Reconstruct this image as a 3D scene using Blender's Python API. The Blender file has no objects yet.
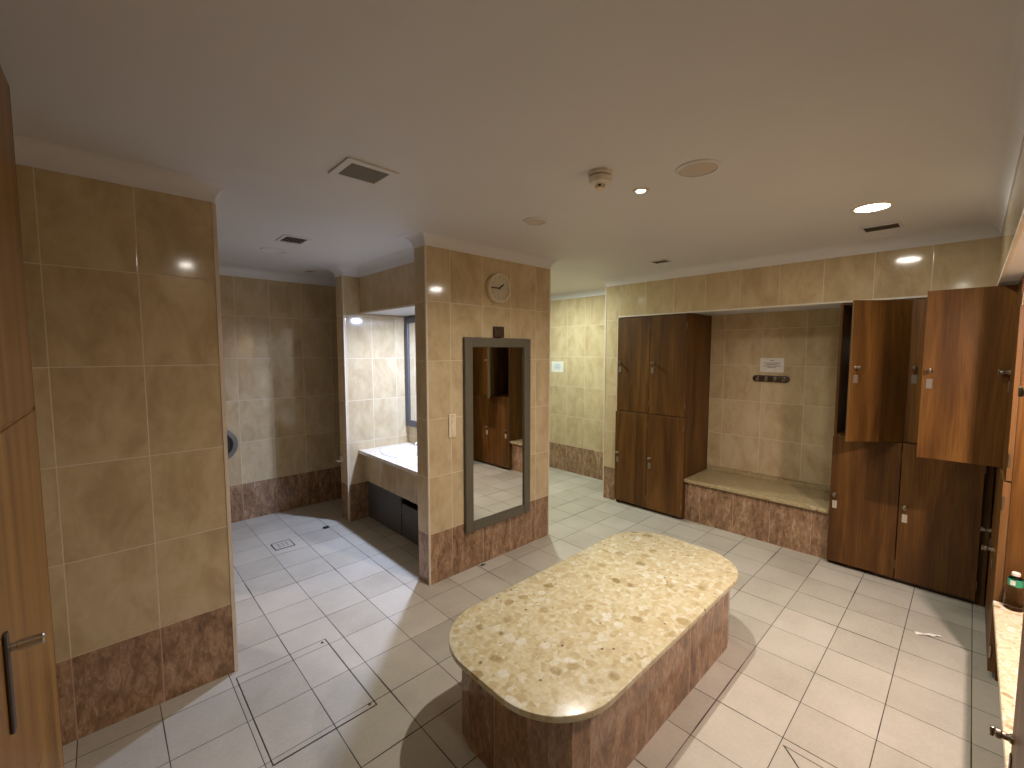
import bpy, bmesh, math, random
from mathutils import Matrix, Vector
random.seed(7)
S = bpy.context.scene
COL = S.collection
PI = math.pi

# ------------------------------------------------------------ camera, world, exposure
CAM_F, CAM_H = 436.0, 1.6
PITCH = math.atan(32 / 436.0)
YAW = math.atan(462 / CAM_F * math.cos(PITCH))
cd = bpy.data.cameras.new('camera')
cam = bpy.data.objects.new('camera', cd)
COL.objects.link(cam)
cd.sensor_fit = 'HORIZONTAL'
cd.sensor_width = 36.0
cd.lens = CAM_F * 36.0 / 1024.0
cd.clip_start = 0.02
cam.location = (0, 0, CAM_H)
cam.rotation_euler = (PI / 2 - PITCH, 0, YAW - PI / 2)
S.camera = cam

w = bpy.data.worlds.new('world')
S.world = w
w.use_nodes = True
w.node_tree.nodes['Background'].inputs[0].default_value = (0.9, 0.85, 0.8, 1)
w.node_tree.nodes['Background'].inputs[1].default_value = 0.0
S.view_settings.view_transform = 'Standard'
S.view_settings.look = 'None'
S.view_settings.gamma = 1.0
S.view_settings.use_curve_mapping = False
S.view_settings.exposure = 0.0
S.cycles.max_bounces = 10
S.cycles.diffuse_bounces = 6
S.cycles.glossy_bounces = 4
S.cycles.sample_clamp_indirect = 4.0
S.cycles.blur_glossy = 0.1
S.cycles.caustics_reflective = False
S.cycles.caustics_refractive = False
try:
    S.cycles.use_denoising = True
except Exception:
    pass

CEIL = 2.37
SOFFIT = 1.965
TILE_TOP = 2.29

# light powers (watts), all of them lamps of the room
P_BIG, P_SMALL, P_DOOR = 6.5, 22.5, 3.2
P_BENCH, P_VANITY, P_FAR, P_WC = 42.0, 62.0, 42.0, 12.0
WARM = (1.0, 0.94, 0.84)
PINK = (1.0, 0.80, 0.75)
COOL = (0.57, 0.68, 1.0)
GREEN = (0.84, 0.98, 0.90)

# ------------------------------------------------------------ node helpers
class NT:
    def __init__(self, name):
        self.m = bpy.data.materials.new(name)
        self.m.use_nodes = True
        self.t = self.m.node_tree
        self.b = self.t.nodes['Principled BSDF']
    def n(self, typ, ins=None, **props):
        nd = self.t.nodes.new(typ)
        for k, v in props.items():
            setattr(nd, k, v)
        for k, v in (ins or {}).items():
            self.link(v, nd.inputs[k])
        return nd
    def link(self, v, sock):
        if isinstance(v, bpy.types.NodeSocket):
            self.t.links.new(v, sock)
        elif isinstance(v, bpy.types.Node):
            self.t.links.new(v.outputs[0], sock)
        else:
            sock.default_value = v
    def math(self, op, a, b=None, c=None, clamp=False):
        nd = self.n('ShaderNodeMath', operation=op, use_clamp=clamp)
        for i, v in enumerate((a, b, c)):
            if v is not None:
                self.link(v, nd.inputs[i])
        return nd.outputs[0]
    def mix(self, f, a, b, blend='MIX'):
        nd = self.n('ShaderNodeMix', data_type='RGBA', blend_type=blend)
        self.link(f, nd.inputs[0]); self.link(a, nd.inputs[6]); self.link(b, nd.inputs[7])
        return nd.outputs[2]
    def ramp(self, f, stops):
        nd = self.n('ShaderNodeValToRGB')
        e = nd.color_ramp.elements
        while len(e) < len(stops):
            e.new(0.5)
        for el, (p, c) in zip(e, stops):
            el.position = p
            el.color = (*c, 1) if len(c) == 3 else c
        self.link(f, nd.inputs[0])
        return nd.outputs[0]
    def noise(self, vec, scale, detail=4, rough=0.55, dist=0.0):
        return self.n('ShaderNodeTexNoise', {'Vector': vec, 'Scale': scale, 'Detail': detail, 'Roughness': rough, 'Distortion': dist}).outputs[0]
    def mapping(self, vec, scale=(1, 1, 1), loc=(0, 0, 0)):
        return self.n('ShaderNodeMapping', {'Vector': vec, 'Scale': scale, 'Location': loc}).outputs[0]
    def set(self, **k):
        for a, v in k.items():
            self.link(v, self.b.inputs[a.replace('_', ' ')])
    def bump(self, h, strength=0.3, dist=0.002):
        nd = self.n('ShaderNodeBump', {'Height': h, 'Strength': strength, 'Distance': dist})
        self.link(nd.outputs[0], self.b.inputs['Normal'])

def c4(c):
    return (*c, 1) if len(c) == 3 else c

def plain(name, col, rough=0.5, metal=0.0, var=0.06, scale=20, spec=0.5, **kw):
    t = NT(name)
    tc = t.n('ShaderNodeTexCoord').outputs['Object']
    f = t.noise(tc, scale, 3)
    lo = tuple(max(0, x * (1 - var)) for x in col); hi = tuple(min(1, x * (1 + var)) for x in col)
    t.set(Base_Color=t.ramp(f, [(0.3, lo), (0.7, hi)]), Roughness=rough, Metallic=metal)
    t.b.inputs['Specular IOR Level'].default_value = spec
    for k, v in kw.items():
        t.link(v, t.b.inputs[k.replace('_', ' ')])
    return t.m

BEIGE_LO, BEIGE_MID, BEIGE_HI = (0.41, 0.31, 0.178), (0.49, 0.385, 0.23), (0.55, 0.45, 0.29)
RED_LO, RED_MID, RED_HI = (0.12, 0.066, 0.034), (0.25, 0.150, 0.084), (0.52, 0.385, 0.26)

def tile(name, u0, uw=0.284, z0=0.355, rh=0.395, base=True, all_base=False):
    """glossy wall tiles: cloudy beige, with a course of veined red-brown ones at the floor"""
    t = NT(name)
    g = t.n('ShaderNodeNewGeometry')
    p = t.n('ShaderNodeSeparateXYZ', {0: g.outputs['Position']})
    nn = t.n('ShaderNodeSeparateXYZ', {0: g.outputs['True Normal']})
    ax = t.math('GREATER_THAN', t.math('ABSOLUTE', nn.outputs[0]), 0.72)
    flat = t.math('GREATER_THAN', t.math('ABSOLUTE', nn.outputs[2]), 0.72)
    u = t.math('ADD', t.math('MULTIPLY', p.outputs[1], ax), t.math('MULTIPLY', p.outputs[0], t.math('SUBTRACT', 1.0, ax)))
    v = t.math('ADD', t.math('MULTIPLY', p.outputs[2], t.math('SUBTRACT', 1.0, flat)), t.math('MULTIPLY', p.outputs[1], flat))
    un = t.math('DIVIDE', t.math('SUBTRACT', u, u0), uw)
    vn = t.math('DIVIDE', t.math('SUBTRACT', v, z0), rh)
    iu, iv = t.math('FLOOR', un), t.math('FLOOR', vn)
    fu, fv = t.math('FRACT', un), t.math('FRACT', vn)
    du = t.math('MULTIPLY', t.math('MINIMUM', fu, t.math('SUBTRACT', 1.0, fu)), uw)
    dv = t.math('MULTIPLY', t.math('MINIMUM', fv, t.math('SUBTRACT', 1.0, fv)), rh)
    d = t.math('MINIMUM', du, dv)
    grout = t.math('LESS_THAN', d, 0.0019)
    cell = t.n('ShaderNodeCombineXYZ', {0: iu, 1: iv, 2: t.math('MULTIPLY', ax, 7.0)}).outputs[0]
    wn = t.n('ShaderNodeTexWhiteNoise', {'Vector': cell}, noise_dimensions='3D')
    # each tile has its own patch of the pattern
    off = t.n('ShaderNodeVectorMath', {0: wn.outputs['Color'], 1: (9.0, 9.0, 9.0)}, operation='MULTIPLY').outputs[0]
    pos = t.n('ShaderNodeVectorMath', {0: g.outputs['Position'], 1: off}, operation='ADD').outputs[0]
    st = t.mapping(pos, (1, 1, 0.55))
    n1 = t.noise(st, 7.0, 5, 0.6, 0.6)
    n2 = t.noise(st, 38.0, 3, 0.6)
    f = t.math('ADD', t.math('MULTIPLY', n1, 0.8), t.math('MULTIPLY', n2, 0.2))
    f = t.math('ADD', f, t.math('MULTIPLY', t.math('SUBTRACT', wn.outputs['Value'], 0.5), 0.07))
    beige = t.ramp(f, [(0.34, BEIGE_LO), (0.5, BEIGE_MID), (0.66, BEIGE_HI)])
    sr = t.mapping(pos, (1, 1, 0.4))
    r1 = t.noise(sr, 8.0, 8, 0.7, 1.2)
    r2 = t.noise(sr, 42.0, 6, 0.7, 1.0)
    rf = t.math('ADD', t.math('MULTIPLY', r1, 0.55), t.math('MULTIPLY', r2, 0.45))
    red = t.ramp(rf, [(0.38, RED_LO), (0.49, RED_MID), (0.56, (0.36, 0.225, 0.135)), (0.66, RED_HI)])
    low = 1.0 if all_base else (t.math('LESS_THAN', v, z0) if base else 0.0)
    col = t.mix(low, beige, red)
    gcol = t.mix(low, (0.62, 0.53, 0.40, 1), (0.42, 0.27, 0.19, 1))
    t.set(Base_Color=t.mix(grout, col, gcol), Roughness=t.math('ADD', t.math('MULTIPLY', grout, 0.5), 0.09))
    t.b.inputs['Specular IOR Level'].default_value = 0.42
    t.bump(t.math('MULTIPLY', t.math('MINIMUM', d, 0.004), 250.0), 0.25, 0.0012)
    return t.m

def floor_mat():
    t = NT('floor_tiles')
    g = t.n('ShaderNodeNewGeometry')
    p = t.n('ShaderNodeSeparateXYZ', {0: g.outputs['Position']})
    T = 0.0
    un = t.math('DIVIDE', t.math('SUBTRACT', p.outputs[0], 2.255), 0.2665)
    vn = t.math('DIVIDE', t.math('SUBTRACT', p.outputs[1], 0.192), 0.2697)
    fu, fv = t.math('FRACT', un), t.math('FRACT', vn)
    iu, iv = t.math('FLOOR', un), t.math('FLOOR', vn)
    du = t.math('MULTIPLY', t.math('MINIMUM', fu, t.math('SUBTRACT', 1.0, fu)), 0.2665)
    dv = t.math('MULTIPLY', t.math('MINIMUM', fv, t.math('SUBTRACT', 1.0, fv)), 0.2697)
    wob = t.math('MULTIPLY', t.math('SUBTRACT', t.noise(g.outputs['Position'], 1.7, 2), 0.36), 0.011)
    gu = t.math('LESS_THAN', du, t.math('MAXIMUM', wob, 0.0016))
    wob2 = t.math('MULTIPLY', t.math('SUBTRACT', t.noise(t.mapping(g.outputs['Position'], loc=(5, 9, 2)), 1.7, 2), 0.36), 0.011)
    gv = t.math('LESS_THAN', dv, t.math('MAXIMUM', wob2, 0.0016))
    grout = t.math('MAXIMUM', gu, gv)
    cell = t.n('ShaderNodeCombineXYZ', {0: iu, 1: iv}).outputs[0]
    wn = t.n('ShaderNodeTexWhiteNoise', {'Vector': cell}, noise_dimensions='3D').outputs['Value']
    n1 = t.noise(g.outputs['Position'], 3.0, 5, 0.6)
    n2 = t.noise(g.outputs['Position'], 60.0, 3, 0.6)
    f = t.math('ADD', t.math('ADD', t.math('MULTIPLY', n1, 0.55), t.math('MULTIPLY', n2, 0.25)), t.math('MULTIPLY', wn, 0.2))
    col = t.ramp(f, [(0.3, (0.35, 0.32, 0.262)), (0.5, (0.43, 0.40, 0.335)), (0.7, (0.50, 0.467, 0.40))])
    t.set(Base_Color=t.mix(grout, col, (0.045, 0.036, 0.030, 1)), Roughness=t.math('ADD', t.math('MULTIPLY', n2, 0.2), 0.30))
    t.b.inputs['Specular IOR Level'].default_value = 0.4
    t.bump(t.math('MULTIPLY', t.math('MINIMUM', t.math('MINIMUM', du, dv), 0.005), 200.0), 0.3, 0.0015)
    return t.m

def wood(name, dark, mid, light, rough=0.42, grain=1.0):
    t = NT(name)
    tc = t.n('ShaderNodeTexCoord').outputs['Object']
    rnd = t.n('ShaderNodeObjectInfo').outputs['Random']
    off = t.n('ShaderNodeCombineXYZ', {0: t.math('MULTIPLY', rnd, 31.0), 1: t.math('MULTIPLY', rnd, 17.0), 2: t.math('MULTIPLY', rnd, 5.0)}).outputs[0]
    pos = t.n('ShaderNodeVectorMath', {0: tc, 1: off}, operation='ADD').outputs[0]
    big = t.noise(t.mapping(pos, (7 * grain, 7 * grain, 0.55)), 1.0, 4, 0.55, 1.2)
    fine = t.noise(t.mapping(pos, (150 * grain, 150 * grain, 4.0)), 1.0, 3, 0.6, 0.3)
    f = t.math('ADD', t.math('MULTIPLY', big, 0.72), t.math('MULTIPLY', fine, 0.28))
    t.set(Base_Color=t.ramp(f, [(0.33, dark), (0.5, mid), (0.68, light)]), Roughness=rough)
    t.b.inputs['Specular IOR Level'].default_value = 0.28
    t.bump(fine, 0.06, 0.001)
    return t.m

def stone(name, tint=(1, 1, 1), size=1.0, rough=0.22):
    """cast marble: rounded chips of cream, tan and olive in a pale binder"""
    t = NT(name)
    pos = t.n('ShaderNodeNewGeometry').outputs['Position']
    wob = t.n('ShaderNodeTexNoise', {'Vector': pos, 'Scale': 16.0, 'Detail': 3.0}).outputs['Color']
    wv = t.n('ShaderNodeVectorMath', {0: t.n('ShaderNodeVectorMath', {0: wob, 1: (0.5, 0.5, 0.5)}, operation='SUBTRACT').outputs[0], 1: (0.045, 0.045, 0.045)}, operation='MULTIPLY').outputs[0]
    p = t.n('ShaderNodeVectorMath', {0: pos, 1: wv}, operation='ADD').outputs[0]
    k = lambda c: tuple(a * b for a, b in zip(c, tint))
    fine = t.n('ShaderNodeTexVoronoi', {'Vector': p, 'Scale': 48.0 / size}, feature='F1')
    fs = t.n('ShaderNodeSeparateColor', {0: fine.outputs['Color']})
    base = t.ramp(fs.outputs[0], [(0.0, k((0.54, 0.43, 0.23))), (0.3, k((0.64, 0.54, 0.32))), (0.75, k((0.68, 0.59, 0.37))), (1.0, k((0.76, 0.70, 0.52)))])
    mid = t.n('ShaderNodeTexVoronoi', {'Vector': p, 'Scale': 15.0 / size}, feature='F1')
    ms = t.n('ShaderNodeSeparateColor', {0: mid.outputs['Color']})
    mcol = t.ramp(ms.outputs[1], [(0.0, k((0.58, 0.46, 0.25))), (0.4, k((0.66, 0.56, 0.34))), (0.8, k((0.71, 0.63, 0.43))), (1.0, k((0.82, 0.78, 0.64)))])
    msel = t.math('MULTIPLY', t.math('GREATER_THAN', ms.outputs[0], 0.35), t.math('LESS_THAN', mid.outputs['Distance'], t.math('ADD', 0.12, t.math('MULTIPLY', ms.outputs[2], 0.5))))
    c1 = t.mix(t.math('MULTIPLY', msel, 0.8), base, mcol)
    big = t.n('ShaderNodeTexVoronoi', {'Vector': t.mapping(p, loc=(3.1, 1.7, 0)), 'Scale': 11.0 / size}, feature='F1')
    bs = t.n('ShaderNodeSeparateColor', {0: big.outputs['Color']})
    bcol = t.ramp(bs.outputs[1], [(0.0, k((0.24, 0.16, 0.05))), (0.5, k((0.45, 0.34, 0.15))), (1.0, k((0.38, 0.28, 0.13)))])
    bmask = t.n('ShaderNodeMapRange', {0: t.math('SUBTRACT', big.outputs['Distance'], t.math('MULTIPLY', bs.outputs[2], 0.34)), 1: -0.02, 2: 0.09, 3: 0.95, 4: 0.0}).outputs[0]
    soft = t.math('MULTIPLY', bmask, t.math('MULTIPLY', t.noise(pos, 40.0, 4, 0.7), 1.7), clamp=True)
    bsel = t.math('MULTIPLY', t.math('GREATER_THAN', bs.outputs[0], 0.5), soft)
    c2 = t.mix(bsel, c1, bcol)
    spk = t.n('ShaderNodeTexVoronoi', {'Vector': pos, 'Scale': 30.0 / size}, feature='F1')
    ss = t.n('ShaderNodeSeparateColor', {0: spk.outputs['Color']})
    sel = t.math('MULTIPLY', t.math('GREATER_THAN', ss.outputs[0], 0.93), t.math('LESS_THAN', spk.outputs['Distance'], 0.2))
    c3 = t.mix(t.math('MULTIPLY', sel, 0.8), c2, c4(k((0.10, 0.075, 0.05))))
    cl = t.noise(pos, 55.0, 4, 0.65)
    c5 = t.mix(0.35, c3, t.ramp(cl, [(0.35, (0.55, 0.53, 0.48)), (0.65, (1, 1, 1))]), 'MULTIPLY')
    t.set(Base_Color=c5, Roughness=rough)
    t.b.inputs['Specular IOR Level'].default_value = 0.4
    return t.m

def emit(name, col, strength):
    t = NT(name)
    t.set(Base_Color=(0.8, 0.8, 0.8, 1), Emission_Color=c4(col), Emission_Strength=strength)
    return t.m

M = dict(
    paint=plain('ceiling_paint', (0.655, 0.66, 0.69), 0.6, var=0.015, scale=3),
    floor=floor_mat(),
    t_left=tile('tiles_left_wall', -0.143), t_pil=tile('tiles_mirror_wall', 1.767 - 0.284),
    t_back=tile('tiles_passage_end', 0.93, 0.29), t_niche=tile('tiles_vanity_niche', 1.66, 0.25),
    t_far=tile('tiles_far_wall', 0.215, 0.29), t_bulk=tile('tiles_bulkhead', 0.215, 0.293, 1.90, 0.5, base=False),
    t_fascia=tile('tiles_vanity_fascia', 0.06, 0.3, 0.0, 0.9, base=False),
    t_recess=tile('tiles_recess', 1.0083, 0.343, 0.79, 0.342, base=False),
    t_island=tile('tiles_island_plinth', 1.164, 0.385, 0.0, 0.9, all_base=True),
    t_base=tile('tiles_plinth_red', 0.8077, 0.292, 0.0, 0.9, all_base=True),
    trim=plain('corner_trim_plastic', (0.62, 0.53, 0.42), 0.4),
    wood=wood('brown_veneer', (0.040, 0.015, 0.0035), (0.092, 0.038, 0.0075), (0.18, 0.082, 0.017)),
    wood_edge=wood('veneer_lipping', (0.10, 0.046, 0.014), (0.145, 0.070, 0.022), (0.20, 0.105, 0.038)),
    wood_door=wood('golden_brown_door_veneer', (0.13, 0.058, 0.012), (0.22, 0.105, 0.022), (0.30, 0.155, 0.038), 0.36),
    pale=plain('pale_laminate', (0.46, 0.40, 0.31), 0.5),
    chrome=plain('brushed_chrome', (0.62, 0.61, 0.58), 0.22, 1.0, 0.03),
    brass=plain('tarnished_metal', (0.30, 0.26, 0.20), 0.3, 1.0, 0.05),
    plate=plain('grey_number_plate', (0.15, 0.125, 0.10), 0.4),
    plate_pale=plain('pale_number_plate', (0.42, 0.37, 0.29), 0.4),
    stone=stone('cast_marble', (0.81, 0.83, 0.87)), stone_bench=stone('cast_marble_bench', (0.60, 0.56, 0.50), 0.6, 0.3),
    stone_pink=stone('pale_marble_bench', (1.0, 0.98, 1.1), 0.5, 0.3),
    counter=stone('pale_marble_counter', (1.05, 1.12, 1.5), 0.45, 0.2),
    frame=plain('grey_olive_frame_paint', (0.098, 0.085, 0.060), 0.45),
    frame_blue=plain('slate_frame_paint', (0.075, 0.078, 0.085), 0.45),
    mirror=plain('mirror_silver', (0.88, 0.88, 0.86), 0.015, 1.0, 0.0),
    white=plain('white_plastic', (0.68, 0.63, 0.55), 0.4),
    cream=plain('cream_plastic', (0.66, 0.56, 0.41), 0.4),
    ceramic=plain('white_ceramic', (0.80, 0.82, 0.82), 0.1),
    dial=plain('clock_dial_paper', (0.50, 0.45, 0.34), 0.5),
    black=plain('black_plastic', (0.012, 0.011, 0.010), 0.5),
    vent=plain('grey_vent_metal', (0.16, 0.15, 0.135), 0.5),
    vent_pale=plain('tan_vent_metal', (0.19, 0.155, 0.115), 0.5),
    void=plain('dark_duct', (0.006, 0.006, 0.006), 0.9),
    paper=plain('white_paper', (0.66, 0.64, 0.58), 0.7), ink=plain('grey_ink', (0.22, 0.20, 0.17), 0.7),
    ink_blue=plain('blue_ink', (0.20, 0.36, 0.55), 0.7),
    brown=plain('dark_brown_timber', (0.040, 0.018, 0.009), 0.4),
    slate=plain('slate_panel', (0.075, 0.072, 0.066), 0.5, var=0.15, scale=6),
    disp=plain('grey_dispenser_plastic', (0.13, 0.125, 0.12), 0.35), disp_dark=plain('dark_dispenser_window', (0.03, 0.03, 0.03), 0.2),
    debris=plain('black_lint', (0.012, 0.010, 0.010), 0.9), scrap=plain('crumpled_paper', (0.75, 0.70, 0.64), 0.8),
    green=plain('green_label', (0.03, 0.30, 0.17), 0.5), label_white=plain('white_label', (0.7, 0.68, 0.62), 0.5),
    lens=emit('lit_lens', (1.0, 0.93, 0.80), 30.0), lens_cool=emit('lit_lens_cool', (0.85, 0.92, 1.0), 30.0),
    metal_floor=plain('dull_floor_metal', (0.075, 0.062, 0.05), 0.5, 0.6),
)
def clear_plastic():
    t = NT('clear_plastic')
    t.set(Base_Color=(0.92, 0.90, 0.86, 1), Roughness=0.03, IOR=1.12, Transmission_Weight=1.0)
    return t.m
M['clear'] = clear_plastic()

# ------------------------------------------------------------ mesh helpers
class MB:
    """collects shapes into one mesh"""
    def __init__(self):
        self.bm = bmesh.new()
    def _add(self, verts, faces, mi=0, mat=None):
        vs = [self.bm.verts.new(mat @ Vector(v) if mat else v) for v in verts]
        for f in faces:
            try:
                fc = self.bm.faces.new([vs[i] for i in f])
                fc.material_index = mi
            except ValueError:
                pass
        return vs
    def box(self, x0, x1, y0, y1, z0, z1, bevel=0.0, mi=0, mat=None, seg=2):
        x0, x1 = min(x0, x1), max(x0, x1); y0, y1 = min(y0, y1), max(y0, y1); z0, z1 = min(z0, z1), max(z0, z1)
        v = [(x0, y0, z0), (x1, y0, z0), (x1, y1, z0), (x0, y1, z0), (x0, y0, z1), (x1, y0, z1), (x1, y1, z1), (x0, y1, z1)]
        f = [(0, 3, 2, 1), (4, 5, 6, 7), (0, 1, 5, 4), (1, 2, 6, 5), (2, 3, 7, 6), (3, 0, 4, 7)]
        if bevel <= 0:
            self._add(v, f, mi, mat); return self
        b2 = bmesh.new()
        vs = [b2.verts.new(p) for p in v]
        for q in f:
            b2.faces.new([vs[i] for i in q])
        bmesh.ops.bevel(b2, geom=b2.edges[:], offset=bevel, segments=seg, affect='EDGES', profile=0.5)
        b2.verts.index_update()
        self._add([t.co.copy() for t in b2.verts], [[t.index for t in q.verts] for q in b2.faces], mi, mat)
        b2.free()
        return self
    def prism(self, pts, z0, z1, mi=0, mat=None, bevel=0.0):
        n = len(pts)
        if bevel > 0:
            def inset(d):
                out = []
                for i in range(n):
                    a, b, c = Vector(pts[i - 1]), Vector(pts[i]), Vector(pts[(i + 1) % n])
                    e1, e2 = (b - a).normalized(), (c - b).normalized()
                    n1, n2 = Vector((-e1.y, e1.x)), Vector((-e2.y, e2.x))
                    m = (n1 + n2)
                    m = m / max(0.3, m.dot(n1)) if m.length > 1e-6 else n1
                    out.append(b + m * d)
                return out
            rings = [(inset(bevel), z0), (inset(bevel * 0.3), z0 + bevel * 0.3), (pts, z0 + bevel), (pts, z1 - bevel), (inset(bevel * 0.3), z1 - bevel * 0.3), (inset(bevel), z1)]
        else:
            rings = [(pts, z0), (pts, z1)]
        v = [(p[0], p[1], z) for r, z in rings for p in r]
        f = [tuple(reversed(range(n))), tuple(range((len(rings) - 1) * n, len(rings) * n))]
        for k in range(len(rings) - 1):
            for i in range(n):
                j = (i + 1) % n
                f.append((k * n + i, k * n + j, (k + 1) * n + j, (k + 1) * n + i))
        self._add(v, f, mi, mat)
        return self
    def lathe(self, prof, n=32, mi=0, mat=None, sx=1.0, sy=1.0):
        """prof: (radius, z) pairs; radius 0 makes a pole"""
        v, idx = [], []
        for r, z in prof:
            if r < 1e-6:
                idx.append([len(v)] * n); v.append((0, 0, z))
            else:
                idx.append(list(range(len(v), len(v) + n)))
                v += [(r * sx * math.cos(2 * PI * i / n), r * sy * math.sin(2 * PI * i / n), z) for i in range(n)]
        f = []
        for k in range(len(prof) - 1):
            for i in range(n):
                j = (i + 1) % n
                q = [idx[k][i], idx[k][j], idx[k + 1][j], idx[k + 1][i]]
                q = list(dict.fromkeys(q))
                if len(q) > 2:
                    f.append(q)
        self._add(v, f, mi, mat)
        return self
    def tube(self, pts, r, n=10, mi=0, mat=None):
        pts = [Vector(p) for p in pts]
        rings = []
        prev = None
        for i, p in enumerate(pts):
            d = (pts[min(i + 1, len(pts) - 1)] - pts[max(i - 1, 0)]).normalized()
            a = prev if prev is not None else (Vector((0, 0, 1)) if abs(d.z) < 0.9 else Vector((1, 0, 0)))
            s = d.cross(a).normalized(); t = s.cross(d).normalized(); prev = t
            rr = r[i] if isinstance(r, (list, tuple)) else r
            rings.append([p + s * rr * math.cos(2 * PI * k / n) + t * rr * math.sin(2 * PI * k / n) for k in range(n)])
        v = [q for g in rings for q in g]
        f = [tuple(reversed(range(n))), tuple(range(len(v) - n, len(v)))]
        for k in range(len(rings) - 1):
            for i in range(n):
                j = (i + 1) % n
                f.append((k * n + i, k * n + j, (k + 1) * n + j, (k + 1) * n + i))
        self._add(v, f, mi, mat)
        return self
    def build(self, name, mats, parent=None, smooth=False, loc=None, rotz=None):
        bmesh.ops.recalc_face_normals(self.bm, faces=self.bm.faces[:])
        me = bpy.data.meshes.new(name)
        self.bm.to_mesh(me); self.bm.free()
        for m in (mats if isinstance(mats, (list, tuple)) else [mats]):
            me.materials.append(m)
        if smooth:
            for p in me.polygons:
                p.use_smooth = True
            try:
                me.set_sharp_from_angle(angle=math.radians(38))
            except Exception:
                pass
        o = bpy.data.objects.new(name, me)
        COL.objects.link(o)
        if parent is not None:
            o.parent = parent
        if loc is not None:
            o.location = loc
        if rotz is not None:
            o.rotation_euler = (0, 0, rotz)
        return o

def tag(o, label, cat, group=None):
    o['label'] = label; o['category'] = cat
    if group:
        o['group'] = group
    return o

def thing(name, label, cat, loc=(0, 0, 0), rotz=0.0, group=None, rot=None):
    o = bpy.data.objects.new(name, None)
    COL.objects.link(o)
    o.empty_display_size = 0.1
    o.location = loc
    o.rotation_euler = rot if rot else (0, 0, rotz)
    return tag(o, label, cat, group)

def struct(name, mb, m, label=None):
    o = mb.build(name, m)
    o['kind'] = 'structure'
    if label:
        o['label'] = label
    return o

def lamp(name, loc, size, power, col, parent=None, spread=180):
    l = bpy.data.lights.new(name, 'AREA')
    l.shape = 'DISK'; l.size = size; l.energy = power; l.color = col
    l.spread = math.radians(spread)
    o = bpy.data.objects.new(name, l)
    COL.objects.link(o)
    if parent:
        o.parent = parent
    o.location = loc
    return o

# ------------------------------------------------------------ the room shell
struct('floor', MB().box(-1.6, 4.6, -0.75, 5.7, -0.1, 0.0), M['floor'], 'pale beige square tiled floor with dark joints')
struct('ceiling', MB().box(-1.6, 4.6, -0.75, 5.7, CEIL, CEIL + 0.1), M['paint'], 'plain painted ceiling')
struct('wall_left', MB().box(-0.35, 0.425, 2.465, 2.8, 0, CEIL), M['t_left'])
struct('wall_passage', MB().box(0.30, 0.425, 3.4, 4.7, 0, CEIL).box(0.30, 0.425, 2.8, 3.4, 2.05, CEIL), M['t_left'])
struct('wall_back', MB().box(-1.6, 2.28, 4.7, 4.8, 0, CEIL), M['t_back'])
struct('wall_centre', MB().prism([(1.573, 2.483), (2.79, 2.483), (2.79, 4.8), (2.28, 4.8), (2.28, 2.62), (1.573, 2.62)], 0, CEIL), M['t_pil'])
struct('wall_niche', MB().box(1.64, 2.28, 3.97, 4.13, 0, CEIL), M['t_niche'])
struct('wall_over_niche', MB().box(1.80, 2.28, 2.62, 3.97, SOFFIT, CEIL), [M['t_bulk']])
struct('wall_far', MB().box(4.5, 4.6, -0.73, 5.7, 0, CEIL), M['t_far'])
struct('wall_recess', MB().box(4.492, 4.4995, 0.692, 1.828, 0.45, SOFFIT - 0.001), M['t_recess'])
struct('wall_stub', MB().box(3.97, 4.5, 2.572, 2.735, 0, CEIL), M['t_far'])
struct('wall_over_lockers', MB().box(3.97, 4.5, -0.63, 2.572, SOFFIT + 0.004, CEIL), M['t_bulk'])
struct('wall_over_bench', MB().box(-0.35, 3.97, -0.63, -0.075, SOFFIT + 0.004, CEIL), M['t_bulk'])
struct('wall_right', MB().box(-0.45, 4.5, -0.73, -0.63, 0, CEIL), M['t_far'])
struct('wall_near', MB().box(-0.45, -0.35, -0.63, 2.465, 0, CEIL), M['t_left'])
struct('wall_side', MB().box(-1.6, -1.5, 2.8, 4.7, 0, CEIL).box(-1.6, -0.35, 2.7, 2.8, 0, CEIL), M['t_left'])
struct('wall_end', MB().box(2.79, 4.5, 5.6, 5.7, 0, CEIL), M['t_far'])
# painted soffits under the three dropped bulkheads
struct('soffit_niche', MB().box(1.80, 2.28, 2.62, 3.97, SOFFIT - 0.004, SOFFIT), M['paint'])
struct('soffit_lockers', MB().box(3.97, 4.5, -0.63, 2.572, SOFFIT, SOFFIT + 0.004), M['paint'])
struct('soffit_bench', MB().box(-0.35, 3.97, -0.63, -0.075, SOFFIT, SOFFIT + 0.004), M['paint'])

def coving(path):
    """plaster cove along a closed path, the room on the right-hand side of the walk"""
    R = 0.078
    prof = [(0.0, CEIL - R)]
    for k in range(9):
        a = PI / 2 * k / 8
        prof.append((0.003 + R - R * math.cos(a), CEIL - R + (R - 0.001) * math.sin(a)))
    prof += [(R + 0.003, CEIL), (0.0, CEIL)]
    n = len(path); m = len(prof)
    v, f = [], []
    for i in range(n):
        a, b, c = Vector(path[i - 1]), Vector(path[i]), Vector(path[(i + 1) % n])
        e1, e2 = (b - a).normalized(), (c - b).normalized()
        n1, n2 = Vector((e1.y, -e1.x)), Vector((e2.y, -e2.x))
        mi = n1 + n2
        mi = mi / mi.dot(n1)
        for d, z in prof:
            q = b + mi * d
            v.append((q.x, q.y, z))
    for i in range(n):
        j = (i + 1) % n
        for k in range(m):
            l = (k + 1) % m
            f.append((i * m + k, j * m + k, j * m + l, i * m + l))
    mb = MB(); mb._add(v, f)
    o = mb.build('trim_1', M['paint'], smooth=True)
    o['kind'] = 'structure'; o['label'] = 'painted plaster coving round the ceiling'
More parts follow.
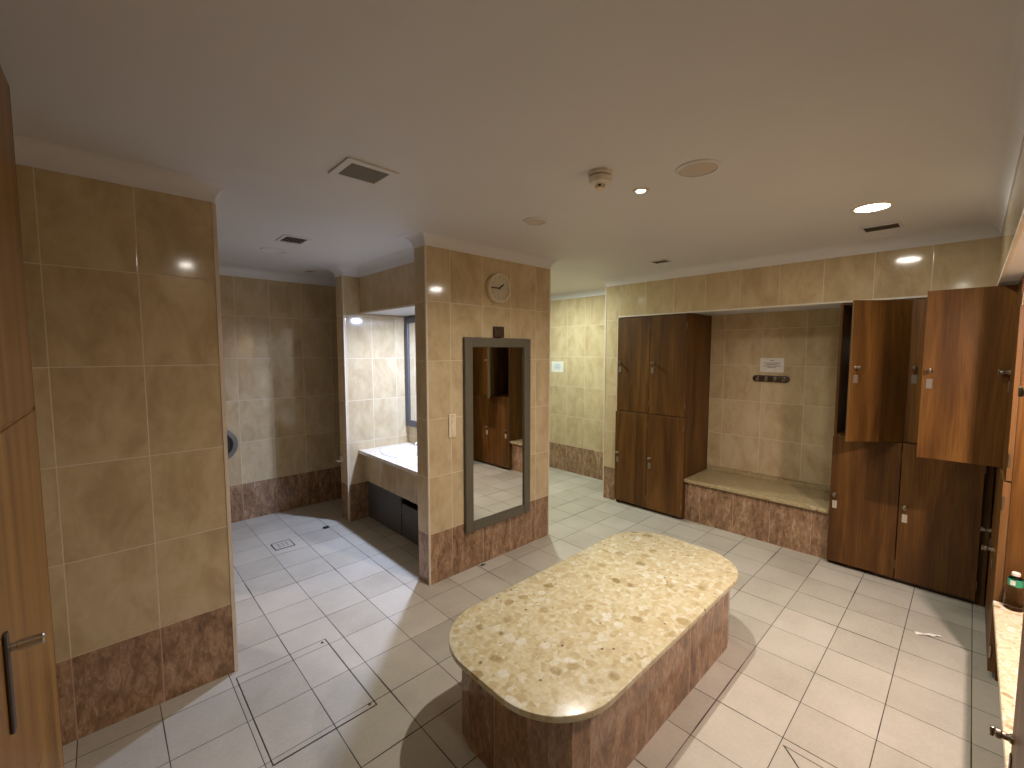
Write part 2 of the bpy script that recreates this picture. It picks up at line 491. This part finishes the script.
coving([(-0.35, 2.465), (0.425, 2.465), (0.425, 4.7), (2.28, 4.7), (2.28, 4.13), (1.64, 4.13), (1.64, 3.97), (1.80, 3.97), (1.80, 2.62), (1.573, 2.62), (1.573, 2.483), (2.79, 2.483), (2.79, 5.6), (4.5, 5.6), (4.5, 2.735), (3.97, 2.735), (3.97, -0.075), (-0.35, -0.075)])

# plastic corner beads
beads = [((0.425, 2.465), (0.008, -0.003)), ((1.573, 2.483), (-0.003, -0.003)), ((2.79, 2.483), (0.003, -0.003)), ((1.64, 3.97), (-0.003, -0.003)), ((3.97, 2.735), (-0.003, 0.003)), ((3.97, 2.572), (-0.003, -0.003))]
for i, ((x, y), (dx, dy)) in enumerate(beads):
    sx = 0.009 if x in (0.425, 2.79) else -0.009
    mb = MB()
    if (x, y) == (3.97, 2.572):
        mb.box(x - 0.004, x + 0.004, y - 0.004, y + 0.008, 0, SOFFIT)
    else:
        mb.box(x - sx, x + dx * 0.9, y + dy, y + (0.009 if dy < 0 else -0.009), 0, TILE_TOP)
    struct('trim_%d' % (i + 2), mb, M['trim'])
struct('trim_8', MB().box(3.964, 3.976, -0.075, 2.57, SOFFIT - 0.006, SOFFIT + 0.006), M['white'])
struct('trim_9', MB().box(-0.3, 3.964, -0.081, -0.069, SOFFIT - 0.006, SOFFIT + 0.006), M['white'])
struct('trim_10', MB().box(1.795, 1.806, 2.62, 3.97, SOFFIT - 0.010, SOFFIT + 0.004), M['white'])

# ------------------------------------------------------------ ceiling fittings
def downlight(x, y, r, power, col, label, z=CEIL, lens='lens', spread=180, group='recessed downlights'):
    t = thing('recessed_downlight', label, 'ceiling light', (x, y, z), group=group)
    MB().lathe([(r, -0.001), (r + 0.004, -0.007), (r + 0.016, -0.006), (r + 0.021, 0.0), (r, 0.0)], 40).build('trim_ring', M['white'], t, True)
    MB().lathe([(0, -0.0035), (r * 0.98, -0.003), (r * 0.98, -0.0005), (0, -0.0005)], 40).build('lens', M[lens], t, True)
    lamp('bulb', (0, 0, -0.009), 2 * r * 0.97, power, col, t, spread)
    return t
downlight(3.031, 0.414, 0.072, P_BIG, WARM, 'large bright round downlight in the ceiling near the right lockers')
downlight(1.917, 1.132, 0.020, P_SMALL, WARM, 'tiny bright spotlight in the ceiling above the island bench', spread=152)
downlight(0.60, 0.13, 0.045, P_DOOR, WARM, 'round downlight in the ceiling close to the entrance door, seen only in tile reflections')
downlight(2.393, -0.405, 0.045, P_BENCH, PINK, 'downlight in the soffit over the pale bench at the right', z=SOFFIT)
downlight(2.12, 3.16, 0.045, P_VANITY, COOL, 'cool downlight in the soffit over the washbasin counter', z=SOFFIT - 0.004, lens='lens_cool')
downlight(3.55, 3.45, 0.06, P_FAR, GREEN, 'downlight in the ceiling of the far passage behind the mirror wall')
downlight(0.0, 3.56, 0.05, P_WC, PINK, 'downlight in the side room behind the left tiled wall')

def grille(x, y, wx, wy, label, mat, slats, border=0.018, along='x'):
    t = thing('ceiling_vent', label, 'vent', (x, y, CEIL), group='ceiling vents')
    MB().box(-wx / 2, wx / 2, -wy / 2, wy / 2, -0.0022, -0.0002).build('backing', M['void'], t)
    b = border
    fr = MB()
    fr.box(-wx / 2 - b, wx / 2 + b, -wy / 2 - b, -wy / 2, -0.009, 0, 0.002)
    fr.box(-wx / 2 - b, wx / 2 + b, wy / 2, wy / 2 + b, -0.009, 0, 0.002)
    fr.box(-wx / 2 - b, -wx / 2, -wy / 2, wy / 2, -0.009, 0, 0.002)
    fr.box(wx / 2, wx / 2 + b, -wy / 2, wy / 2, -0.009, 0, 0.002)
    fr.build('frame', M['paint'], t)
    sl = MB()
    L, W = (wx, wy) if along == 'x' else (wy, wx)
    for k in range(slats):
        c = -W / 2 + (k + 0.5) * W / slats
        m = Matrix.Translation((0, c, -0.005)) @ Matrix.Rotation(math.radians(-25), 4, 'X')
        if along != 'x':
            m = Matrix.Rotation(PI / 2, 4, 'Z') @ m
        sl.box(-L / 2, L / 2, -W / slats * 0.36, W / slats * 0.36, -0.0007, 0.0007, mat=m)
    sl.build('slats', mat, t)
    return t
grille(0.866, 1.842, 0.165, 0.147, 'dark square ceiling vent with pale frame nearest the camera', M['vent'], 8, 0.03)
grille(1.010, 3.245, 0.135, 0.165, 'dark ceiling vent over the lit passage on the left', M['vent'], 7, 0.02, 'y')
grille(3.505, 1.868, 0.10, 0.13, 'small dark ceiling vent above the two-door locker bank', M['vent'], 6, 0.012, 'y')
grille(3.545, 0.432, 0.125, 0.165, 'tan ceiling vent beside the large bright downlight', M['vent_pale'], 7, 0.012, 'y')

def speaker(x, y, r, label, mat):
    t = thing('ceiling_speaker', label, 'ceiling speaker', (x, y, CEIL), group='round ceiling discs')
    MB().lathe([(r * 0.84, -0.003), (r * 0.88, -0.008), (r, -0.006), (r * 1.03, 0.0), (r * 0.84, 0.0)], 40).build('rim', M['paint'], t, True)
    MB().lathe([(0, -0.006), (r * 0.5, -0.0055), (r * 0.83, -0.003), (r * 0.83, -0.0006), (0, -0.0006)], 40).build('grille', mat, t, True)
    return t
tanp = plain('tan_speaker_mesh', (0.53, 0.47, 0.41), 0.7, var=0.12, scale=300)
speaker(1.867, 0.837, 0.088, 'round tan ceiling disc right of the tiny spotlight', tanp)
speaker(1.908, 1.819, 0.072, 'round pale ceiling disc in front of the clock wall', tanp)
speaker(1.005, 3.683, 0.088, 'round pale ceiling disc behind the passage vent', M['paint'])
speaker(1.50, 4.38, 0.05, 'small shaded round ceiling disc in the far left passage corner', M['vent_pale'])

t = thing('smoke_detector', 'white smoke detector hanging from the ceiling near the tiny spotlight', 'smoke detector', (1.605, 1.145, CEIL))
MB().lathe([(0, 0), (0.050, 0), (0.050, -0.014), (0.046, -0.018), (0, -0.018)], 36).build('mounting_base', M['white'], t, True)
MB().lathe([(0.040, -0.018), (0.040, -0.022), (0, -0.022), (0, -0.018)], 36).build('shadow_gap', M['black'], t, True)
MB().lathe([(0, -0.022), (0.047, -0.022), (0.050, -0.026), (0.047, -0.046), (0.034, -0.052), (0, -0.052)], 36).build('sensor_housing', M['white'], t, True)
cg = MB()
for k in range(6):
    a = 2 * PI * k / 6
    cg.box(0.016, 0.020, -0.003, 0.003, -0.066, -0.051, mat=Matrix.Rotation(a, 4, 'Z'))
cg.lathe([(0, -0.064), (0.020, -0.064), (0.018, -0.070), (0, -0.071)], 24)
cg.build('sensor_cage', M['cream'], t, True)
MB().lathe([(0, -0.052), (0.012, -0.052), (0.012, -0.063), (0, -0.063)], 20).build('sensor', M['black'], t, True)

# ------------------------------------------------------------ mirror wall fittings
WY = 2.483
t = thing('wall_mirror', 'tall grey-framed mirror on the tiled wall under the clock', 'mirror', (2.2, WY, 0.285))
def frame_mb(w2, h, b, y0, y1, bev=0.006):
    m = MB()
    m.box(-w2, -w2 + b, y0, y1, 0, h, bev)
    m.box(w2 - b, w2, y0, y1, 0, h, bev)
    m.box(-w2 + b, w2 - b, y0, y1, 0, b, bev)
    m.box(-w2 + b, w2 - b, y0, y1, h - b, h, bev)
    return m
frame_mb(0.331, 1.42, 0.070, -0.030, -0.001).build('frame', M['frame'], t)
MB().box(-0.262, 0.262, -0.016, -0.008, 0.069, 1.351).build('mirror_glass', M['mirror'], t)
MB().box(-0.048, 0.042, -0.030, -0.001, 1.424, 1.505, 0.004).build('hanging_bracket', M['brown'], t)['label'] = 'small dark brown block above the frame'

t = thing('wall_clock', 'round cream wall clock above the tall mirror', 'clock', (2.195, WY, 2.074), rot=(PI / 2, 0, 0))
MB().lathe([(0, 0.0), (0.107, 0.0), (0.110, 0.006), (0.110, 0.030), (0.104, 0.038), (0.096, 0.036), (0.094, 0.024), (0, 0.024)], 48).build('case', M['cream'], t, True)
MB().lathe([(0, 0.0245), (0.0935, 0.0245), (0.0935, 0.0255), (0, 0.0255)], 48).build('dial', M['dial'], t, True)
for k in range(12):
    a = 2 * PI * k / 12
    L = 0.016 if k % 3 == 0 else 0.010
    MB().box(-0.0025, 0.0025, 0.084 - L, 0.084, 0.0256, 0.0266, mat=Matrix.Rotation(-a, 4, 'Z')).build('hour_mark', M['ink'], t)
for nm, ang, L, wd, z in (('minute_hand', 268, 0.078, 0.0045, 0.029), ('hour_hand', 53, 0.052, 0.006, 0.0275)):
    MB().box(-wd, wd, -0.012, L, z, z + 0.0012, mat=Matrix.Rotation(-math.radians(ang), 4, 'Z')).build(nm, M['black'], t)
MB().lathe([(0, 0.0257), (0.006, 0.0257), (0.006, 0.0315), (0, 0.032)], 16).build('hand_boss', M['black'], t, True)

t = thing('light_switch', 'narrow cream switch plate on the tiled wall left of the tall mirror', 'switch', (1.770, WY, 1.086))
MB().box(-0.030, 0.030, -0.010, -0.0005, -0.083, 0.083, 0.003).build('switch_plate', M['cream'], t)
for zz in (-0.035, 0.035):
    MB().box(-0.009, 0.009, -0.014, -0.0101, zz - 0.014, zz + 0.014, 0.002).build('rocker', M['cream'], t)
for zz in (-0.070, 0.070):
    MB().lathe([(0, 0.010), (0.004, 0.010), (0.003, 0.0118), (0, 0.012)], 12, mat=Matrix.Translation((0, 0, zz)) @ Matrix.Rotation(PI / 2, 4, 'X')).build('screw', M['brass'], t, True)

# ------------------------------------------------------------ notices and hooks
def notice(name, label, X, y0, y1, z0, z1, lines, ink, cat='notice'):
    t = thing(name, label, cat, (X, (y0 + y1) / 2, (z0 + z1) / 2))
    wy, hz = abs(y1 - y0) / 2, abs(z1 - z0) / 2
    MB().box(-0.0025, -0.0003, -wy, wy, -hz, hz).build('sheet', M['paper'], t)
    m = MB()
    for zf, half in lines:
        m.box(-0.0031, -0.0026, -wy * half, wy * half, hz * zf - hz * 0.05, hz * zf + hz * 0.05)
    m.build('text_lines', ink, t)
    return t
NX = 4.5
notice('paper_notice', 'white printed notice on the tiled wall above the hook rail', 4.492, 1.368, 1.173, 1.415, 1.544,
       [(0.66, 0.14), (0.30, 0.70), (0.08, 0.50), (-0.14, 0.72), (-0.34, 0.36)], M['ink'])
notice('wall_notice', 'small pale notice with blue print on the far passage wall', NX, 3.965, 3.755, 1.33, 1.475,
       [(0.35, 0.5), (0.1, 0.55), (-0.15, 0.5), (-0.4, 0.45)], M['ink_blue'])
t = thing('coat_hook_rail', 'dark brown hook rail on the tiled wall under the white notice', 'hook rail', (4.492, 1.272, 1.354))
pts = []
for k in range(24):
    a = 2 * PI * k / 24
    pts.append((0.122 * (1 if math.cos(a) >= 0 else -1) + 0.030 * math.cos(a), 0.030 * math.sin(a)))
MB().prism(pts, 0.0005, 0.018, mat=Matrix(((0, 0, -1, 0), (1, 0, 0, 0), (0, 1, 0, 0), (0, 0, 0, 1))), bevel=0.004).build('backboard', M['brown'], t, True)
for k in range(4):
    yy = -0.108 + 0.072 * k
    h = MB()
    h.box(-0.022, -0.0181, yy - 0.011, yy + 0.011, -0.020, 0.020, 0.0015)
    h.tube([(-0.021, yy, -0.006), (-0.040, yy, -0.020), (-0.056, yy, -0.016), (-0.060, yy, 0.002)], 0.005, 8)
    h.tube([(-0.021, yy, 0.010), (-0.034, yy, 0.016), (-0.040, yy, 0.028)], 0.0045, 8)
    h.build('hook', M['brass'], t, True)

# ------------------------------------------------------------ lockers
def locker_bank(label, loc, rotz, width, depth, height, opens=(), split=0.985, plates=('plate', 'plate'), prouder=0.018, filler=None, group='wooden locker banks', knob_low=0.545):
    """two columns of two lockers; local front faces -y, local x runs left to right as one faces it"""
    t = thing('locker_bank', label, 'lockers', loc, rotz, group)
    th, cw = 0.018, width / 2
    c = MB()
    z0 = 0.03
    c.box(0, th, 0, depth, 0, height, 0.0015)
    c.box(width - th, width, 0, depth, 0, height, 0.0015)
    c.box(th, width - th, 0.002, depth, height - th, height)
    c.box(th, width - th, 0.002, depth, z0, z0 + th)
    c.box(th, width - th, 0.002, depth, split - th / 2, split + th / 2)
    c.box(cw - th / 2, cw + th / 2, 0.002, depth, z0 + th, split - th / 2)
    c.box(cw - th / 2, cw + th / 2, 0.002, depth, split + th / 2, height - th)
    c.build('carcass', [M['wood']], t)
    if filler:
        MB().box(*filler, 0.001, 0.019, 0.0, height).build('filler_panel', [M['wood']], t)
    MB().box(th, width - th, depth - 0.006, depth - 0.001, z0 + th, height - th).build('back_panel', M['pale'], t)
    k = MB().box(th, width * 0.35, 0.05, 0.062, 0, z0 - 0.001).box(width * 0.35, width - th, 0.004, 0.016, 0, z0 - 0.001)
    k.build('plinth', M['brown'], t)
    for tier in (0, 1):
        for colm in (0, 1):
            hx = cw * (colm + 1) - 0.003
            dw = cw - 0.006
            za, zb = (z0 + 0.004, split - 0.004) if tier == 0 else (split + 0.004, height - 0.012)
            ang = dict(opens).get((tier, colm), 0.0)
            front = -prouder if tier == 0 else 0.0
            d = MB()
            d.box(-dw, 0, -0.019 + front, -0.001 + front if tier == 1 else -0.001, za, zb, 0.0012)
            for f in d.bm.faces:
                f.normal_update()
                if f.normal.y > 0.9:
                    f.material_index = 1
                elif abs(f.normal.z) > 0.9 or abs(f.normal.x) > 0.9:
                    f.material_index = 2
            do = d.build('door', [M['wood'], M['pale'], M['wood_edge']], t, loc=(hx, 0, 0), rotz=ang)
            yf = -0.019 + front
            kz = 1.495 if tier == 1 else knob_low
            kx = -dw + 0.032
            kn = MB()
            rot = Matrix.Translation((kx, yf, kz)) @ Matrix.Rotation(PI / 2, 4, 'X')
            kn.lathe([(0, 0.0002), (0.013, 0.0002), (0.013, 0.005), (0.009, 0.009), (0.009, 0.020), (0.013, 0.024), (0.013, 0.032), (0.010, 0.035), (0, 0.036)], 20, mat=rot)
            kn.box(kx - 0.004, kx + 0.004, yf - 0.044, yf - 0.0355, kz - 0.013, kz + 0.013, 0.0015)
            kn.build('turn_knob', M['brass'], do, True)
            MB().box(kx - 0.014, kx + 0.014, yf - 0.004, yf - 0.0003, kz - 0.105, kz - 0.048, 0.002).build('number_plate', M[plates[tier]], do)
            for zz in (za + 0.10, zb - 0.10):
                MB().tube([(0.0015, -0.014 + front, zz - 0.03), (0.0015, -0.014 + front, zz + 0.03)], 0.004, 8).build('hinge', M['brass'], do, True)
    return t
LX = 3.97
locker_bank('closed dark brown locker bank left of the tiled bench recess', (LX, 2.568, 0), -PI / 2, 0.738, 0.528, 1.958)
locker_bank('brown locker bank right of the recess with its upper left door ajar', (LX, 0.690, 0), -PI / 2, 0.78, 0.528, 1.958,
            opens={(1, 0): math.radians(44)}.items(), plates=('plate_pale', 'plate'), filler=(0.7805, 0.816))
locker_bank('corner locker bank on the right wall with one upper door swung wide open', (3.82, -0.155, 0), PI, 0.72, 0.47, 1.958, prouder=0.008,
            opens={(1, 0): math.radians(90)}.items(), filler=(-0.148, -0.0005))
locker_bank('brown locker bank cut off by the right picture edge, near end of the pale bench', (1.795, -0.149, 0), PI, 0.80, 0.475, 1.958, prouder=0.0)

# ------------------------------------------------------------ benches
def rrect(x0, x1, y0, y1, r, seg):
    out = []
    for cx, cy, a0 in ((x1 - r, y0 + r, -PI / 2), (x1 - r, y1 - r, 0), (x0 + r, y1 - r, PI / 2), (x0 + r, y0 + r, PI)):
        for k in range(seg + 1):
            a = a0 + PI / 2 * k / seg
            out.append((cx + r * math.cos(a), cy + r * math.sin(a)))
    return out
t = thing('island_bench', 'rounded island bench with beige stone top in the middle of the floor', 'bench', (1.775, 1.1625, 0))
def loc_pts(p):
    return [(x - 1.775, y - 1.1625) for x, y in p]
MB().prism(loc_pts(rrect(0.942, 2.605, 0.785, 1.545, 0.275, 14)), 0.394, 0.420, bevel=0.006).build('stone_top', M['stone'], t, True)
MB().prism(loc_pts(rrect(1.01, 2.55, 0.835, 1.470, 0.155, 3)), 0.0, 0.394).build('tiled_base', M['t_island'], t)

t = thing('recess_bench', 'stone-topped tiled bench in the recess between the two locker banks', 'bench', (4.0, 1.26, 0))
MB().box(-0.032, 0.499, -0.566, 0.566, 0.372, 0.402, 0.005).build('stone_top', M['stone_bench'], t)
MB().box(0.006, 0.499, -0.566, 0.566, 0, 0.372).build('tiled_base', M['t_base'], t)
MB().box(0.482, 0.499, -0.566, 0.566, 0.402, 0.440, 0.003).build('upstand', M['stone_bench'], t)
t = thing('wall_bench', 'brightly lit pale pink stone bench along the right wall', 'bench', (2.45, -0.37, 0))
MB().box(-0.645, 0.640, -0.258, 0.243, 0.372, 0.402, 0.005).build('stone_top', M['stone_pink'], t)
MB().box(-0.645, 0.640, -0.258, 0.205, 0, 0.372).build('tiled_base', M['t_base'], t)

t = thing('plastic_bottle', 'clear plastic bottle with green label on the pale right-hand bench', 'bottle', (3.048, -0.190, 0.4025))
MB().lathe([(0, 0), (0.028, 0.0), (0.032, 0.005), (0.031, 0.070), (0.028, 0.098), (0.0245, 0.112), (0.024, 0.148), (0.014, 0.157), (0.0125, 0.160), (0, 0.160)], 32).build('bottle_body', M['clear'], t, True)
MB().lathe([(0.0247, 0.113), (0.0253, 0.113), (0.0248, 0.146), (0.0242, 0.146)], 28).build('label_band', M['green'], t, True)
MB().box(-0.0275, -0.0256, -0.004, 0.012, 0.120, 0.140, mat=Matrix.Rotation(-0.2, 4, 'Z')).build('label_patch', M['label_white'], t)
MB().lathe([(0, 0.1605), (0.0145, 0.1605), (0.0145, 0.172), (0.012, 0.175), (0, 0.175)], 20).build('bottle_cap', M['white'], t, True)

# ------------------------------------------------------------ washbasin counter in the niche
t = thing('vanity_counter', 'pale washbasin counter with tiled front in the left niche', 'counter', (2.0, 3.295, 0))
def oval(cx, cy, rx, ry, n):
    return [(cx + rx * math.cos(2 * PI * k / n), cy + ry * math.sin(2 * PI * k / n)) for k in range(n)]
BX, BY, RX, RY = 2.03, 3.60, 0.175, 0.25
def counter_top():
    m = MB()
    N = 48
    x0, x1, y0, y1 = 1.75 - 2.0, 2.279 - 2.0, 2.621 - 3.295, 3.969 - 3.295
    inner = oval(BX - 2.0, BY - 3.295, RX, RY, N)
    outer = []
    cx, cy = BX - 2.0, BY - 3.295
    for k in range(N):
        a = 2 * PI * k / N
        dx, dy = math.cos(a), math.sin(a)
        s = min(((x1 if dx > 0 else x0) - cx) / dx if abs(dx) > 1e-6 else 9e9, ((y1 if dy > 0 else y0) - cy) / dy if abs(dy) > 1e-6 else 9e9)
        outer.append([cx + dx * s, cy + dy * s])
    for X, Y in ((x0, y0), (x0, y1), (x1, y0), (x1, y1)):
        k = min(range(N), key=lambda i: (outer[i][0] - X) ** 2 + (outer[i][1] - Y) ** 2)
        outer[k] = [X, Y]
    v = []
    for z in (0.640, 0.670):
        v += [(p[0], p[1], z) for p in inner] + [(p[0], p[1], z) for p in outer]
    f = []
    for k in range(N):
        j = (k + 1) % N
        f += [(2 * N + k, 2 * N + j, 3 * N + j, 3 * N + k), (k, N + k, N + j, j), (N + k, 3 * N + k, 3 * N + j, N + j), (k, j, 2 * N + j, 2 * N + k)]
    m._add(v, f)
    return m
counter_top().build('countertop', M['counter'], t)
MB().box(-0.190, -0.172, -0.674, 0.674, 0.370, 0.640).build('tiled_fascia', M['t_fascia'], t)
MB().box(-0.165, -0.150, 0.045, 0.674, 0.004, 0.355, 0.002).build('front_panel', M['slate'], t)
MB().box(-0.160, -0.145, -0.674, 0.040, 0.004, 0.295, 0.002).build('front_panel', M['slate'], t)
MB().box(-0.170, -0.145, 0.0395, 0.0445, 0.20, 0.36).build('panel_post', M['vent'], t)

t = thing('washbasin', 'oval white washbasin set in the niche counter', 'basin', (BX, BY, 0.670))
MB().lathe([(1.12, 0.001), (1.13, 0.006), (1.10, 0.010), (1.0, 0.008), (0.95, -0.004), (0.86, -0.07), (0.6, -0.125), (0.12, -0.14), (0, -0.14), (0, -0.15), (0.62, -0.137), (0.90, -0.075), (0.975, -0.006), (0.975, 0.001), (1.12, 0.001)], 48, sx=RX, sy=RY).build('bowl', M['ceramic'], t, True)
MB().lathe([(0, -0.1385), (0.022, -0.1385), (0.024, -0.136), (0.018, -0.134), (0, -0.135)], 24).build('waste', M['chrome'], t, True)
t = thing('basin_tap', 'chrome tap standing behind the oval washbasin', 'tap', (2.245, 3.60, 0.670))
MB().lathe([(0, 0), (0.022, 0), (0.022, 0.008), (0.016, 0.016), (0.015, 0.075), (0.018, 0.082), (0, 0.084)], 24).build('tap_body', M['chrome'], t, True)
MB().tube([(-0.012, 0, 0.055), (-0.05, 0, 0.068), (-0.095, 0, 0.062), (-0.110, 0, 0.045)], [0.011, 0.010, 0.009, 0.009], 12).build('spout', M['chrome'], t, True)
MB().tube([(0, 0, 0.083), (-0.01, 0, 0.096), (-0.05, 0, 0.108)], [0.008, 0.007, 0.006], 10).build('lever', M['chrome'], t, True)

t = thing('vanity_mirror', 'slate-framed mirror on the niche wall above the washbasin', 'mirror', (2.28, 3.30, 0.85), rotz=-PI / 2)
frame_mb(0.665, 1.10, 0.065, -0.030, -0.001).build('frame', M['frame_blue'], t)
MB().box(-0.601, 0.601, -0.016, -0.008, 0.064, 1.036).build('mirror_glass', M['mirror'], t)

# fittings at the end of the left passage
t = thing('roll_dispenser', 'round grey roll dispenser on the passage end wall, half hidden by the left tiled wall', 'dispenser', (0.745, 4.70, 0.76), rot=(PI / 2, 0, 0))
MB().lathe([(0, 0.0005), (0.140, 0.0005), (0.150, 0.008), (0.150, 0.078), (0.143, 0.092), (0.112, 0.096), (0.104, 0.088), (0.104, 0.070), (0, 0.070)], 56).build('drum', M['disp'], t, True)
MB().lathe([(0, 0.0705), (0.100, 0.0705), (0.094, 0.078), (0, 0.080)], 40).build('front_window', M['disp_dark'], t, True)
MB().box(-0.030, 0.030, -0.175, -0.1505, 0.010, 0.070, 0.006).build('paper_outlet', M['disp'], t)
t = thing('soap_shelf', 'little white ledge on the tiled end of the washbasin niche', 'shelf', (1.64, 4.085, 0.575))
MB().box(-0.055, -0.0005, -0.035, 0.035, -0.008, 0.0, 0.003).build('ledge', M['white'], t)
MB().box(-0.012, -0.0005, -0.035, 0.035, 0.0003, 0.030, 0.003).build('back_flange', M['white'], t)

# ------------------------------------------------------------ floor fittings and litter
t = thing('floor_hatch', 'tiled access cover with dark joint in the floor by the left wall', 'floor hatch', (0.625, 2.095, 0))
fr = MB()
wx, wy = 0.211, 0.31
for a in ((-wx, wx, -wy - 0.005, -wy), (-wx, wx, wy, wy + 0.003), (-wx - 0.003, -wx, -wy - 0.005, wy + 0.003), (wx, wx + 0.006, -wy - 0.005, wy + 0.003)):
    fr.box(*a, 0.0003, 0.0022)
fr.build('frame', M['metal_floor'], t)
MB().box(-wx, wx, -wy, wy, 0.0003, 0.0018).build('cover', M['floor'], t)
for sx, sy in ((wx - 0.02, wy - 0.02), (wx - 0.02, -wy + 0.02)):
    MB().lathe([(0, 0.0019), (0.008, 0.0019), (0.008, 0.0026), (0, 0.0026)], 16, mat=Matrix.Translation((sx, sy, 0))).build('lifting_eye', M['metal_floor'], t)
t = thing('cut_floor_tile', 'triangular cut floor tile with dark joints before the right-hand bench', 'floor tile', (1.949, 0.451, 0))
MB().prism([(-0.004, -0.012), (-0.004, -0.395), (-0.395, -0.395)], 0.0003, 0.0015).build('tile_piece', M['floor'], t)
MB().prism([(0.0, 0.0), (-0.004, -0.002), (-0.004, -0.40), (0.0, -0.40)], 0.0003, 0.0017).build('joint', M['metal_floor'], t)
MB().prism([(0.0, 0.0), (-0.400, -0.400), (-0.395, -0.400), (-0.002, -0.007)], 0.0003, 0.0017).build('joint', M['metal_floor'], t)
t = thing('floor_drain', 'small square drain cover in the floor of the left passage', 'drain', (1.034, 3.863, 0), rotz=0)
fr = MB()
for a in ((-0.075, 0.075, -0.075, -0.068), (-0.075, 0.075, 0.068, 0.075), (-0.075, -0.068, -0.068, 0.068), (0.068, 0.075, -0.068, 0.068)):
    fr.box(*a, 0.0003, 0.003)
fr.build('frame', M['metal_floor'], t)
MB().box(-0.068, 0.068, -0.068, 0.068, 0.0003, 0.0022).build('plate', M['floor'], t)
for k in range(3):
    for j in range(3):
        MB().box(-0.040 + 0.03 * k, -0.022 + 0.03 * k, -0.035 + 0.03 * j, -0.028 + 0.03 * j, 0.0023, 0.0028).build('slot', M['void'], t)

def lump(name, label, cat, loc, size, mat, seed, flat=0.5):
    rnd = random.Random(seed)
    bm = bmesh.new()
    bmesh.ops.create_icosphere(bm, subdivisions=3, radius=1.0)
    for v in bm.verts:
        k = 1 + rnd.uniform(-0.18, 0.18)
        v.co = Vector((v.co.x * size[0] * k, v.co.y * size[1] * k, (v.co.z * flat + flat) * size[2] * k * 0.5 + 0.0006))
    mb = MB(); mb.bm.free(); mb.bm = bm
    o = mb.build(name, mat, loc=loc)
    return tag(o, label, cat)
lump('black_lint', 'black scrap lying on the lit passage floor past the drain', 'litter', (1.427, 3.975, 0), (0.028, 0.020, 0.03), M['debris'], 1)
lump('black_crumb', 'tiny black crumb on the floor below the mirror wall', 'litter', (2.02, 2.455, 0), (0.022, 0.010, 0.012), M['debris'], 2)
def scrap(name, label, loc, L, W, mat, rotz):
    m = MB()
    n = 7
    v, f = [], []
    for lay in (0, 1):
        for i in range(n):
            for j in range(3):
                z = 0.0015 + 0.006 * abs(math.sin(i * 1.7 + j)) + lay * 0.0008
                v.append((-L / 2 + L * i / (n - 1), (j - 1) * W / 2 * (0.6 + 0.4 * math.sin(i * 2.1)), z))
    k = n * 3
    for i in range(n - 1):
        for j in range(2):
            a, b, c, d = i * 3 + j, (i + 1) * 3 + j, (i + 1) * 3 + j + 1, i * 3 + j + 1
            f += [(a, d, c, b), (k + a, k + b, k + c, k + d)]
    ring = [i * 3 for i in range(n)] + [(n - 1) * 3 + 1] + [i * 3 + 2 for i in range(n - 1, -1, -1)] + [1]
    for a, b in zip(ring, ring[1:] + ring[:1]):
        f.append((a, b, k + b, k + a))
    m._add(v, f)
    o = m.build(name, mat, loc=loc, rotz=rotz)
    return tag(o, label, 'litter')
scrap('paper_scrap', 'torn white paper scrap on the floor before the right locker bank', (3.33, 0.095, 0), 0.12, 0.03, M['scrap'], -1.0)

# ------------------------------------------------------------ entrance door at the left picture edge
DX, DY = -0.144, 1.893
dvec = Vector((0.0243, 0.9997, 0)).normalized()
t = thing('entrance_door', 'tall golden brown wooden door with chrome bar handle at the left picture edge', 'door', (DX, DY, 0), math.atan2(dvec.y, dvec.x) - PI / 2)
lf = MB()
# leaf: face towards +x, horizontal grooves cut into the face
DH, DW = 2.345, 0.90
lf.box(-0.044, -0.0035, -DW, 0, 0.006, DH, 0.002)
for za, zb in ((0.006, 0.600), (0.604, 1.431), (1.441, DH)):
    lf.box(-0.004, 0.0, -DW, 0, za, zb, 0.003)
lf.build('leaf', M['wood_door'], t)
MB().box(-0.044, 0.0004, 0.0003, 0.004, 0.006, DH, 0.001).build('edge_lipping', M['wood_edge'], t)
MB().box(0.0004, 0.007, -0.662, -0.638, 0.865, 1.064, 0.003).build('handle_plate', M['metal_floor'], t)
hd = MB()
hd.tube([(0.0072, -0.642, 1.030), (0.016, -0.642, 1.030), (0.017, -0.642, 1.030), (0.051, -0.642, 1.030), (0.053, -0.642, 1.030)], [0.008, 0.008, 0.0105, 0.0105, 0.008], 18)
hd.build('bar_handle', M['chrome'], t, True)
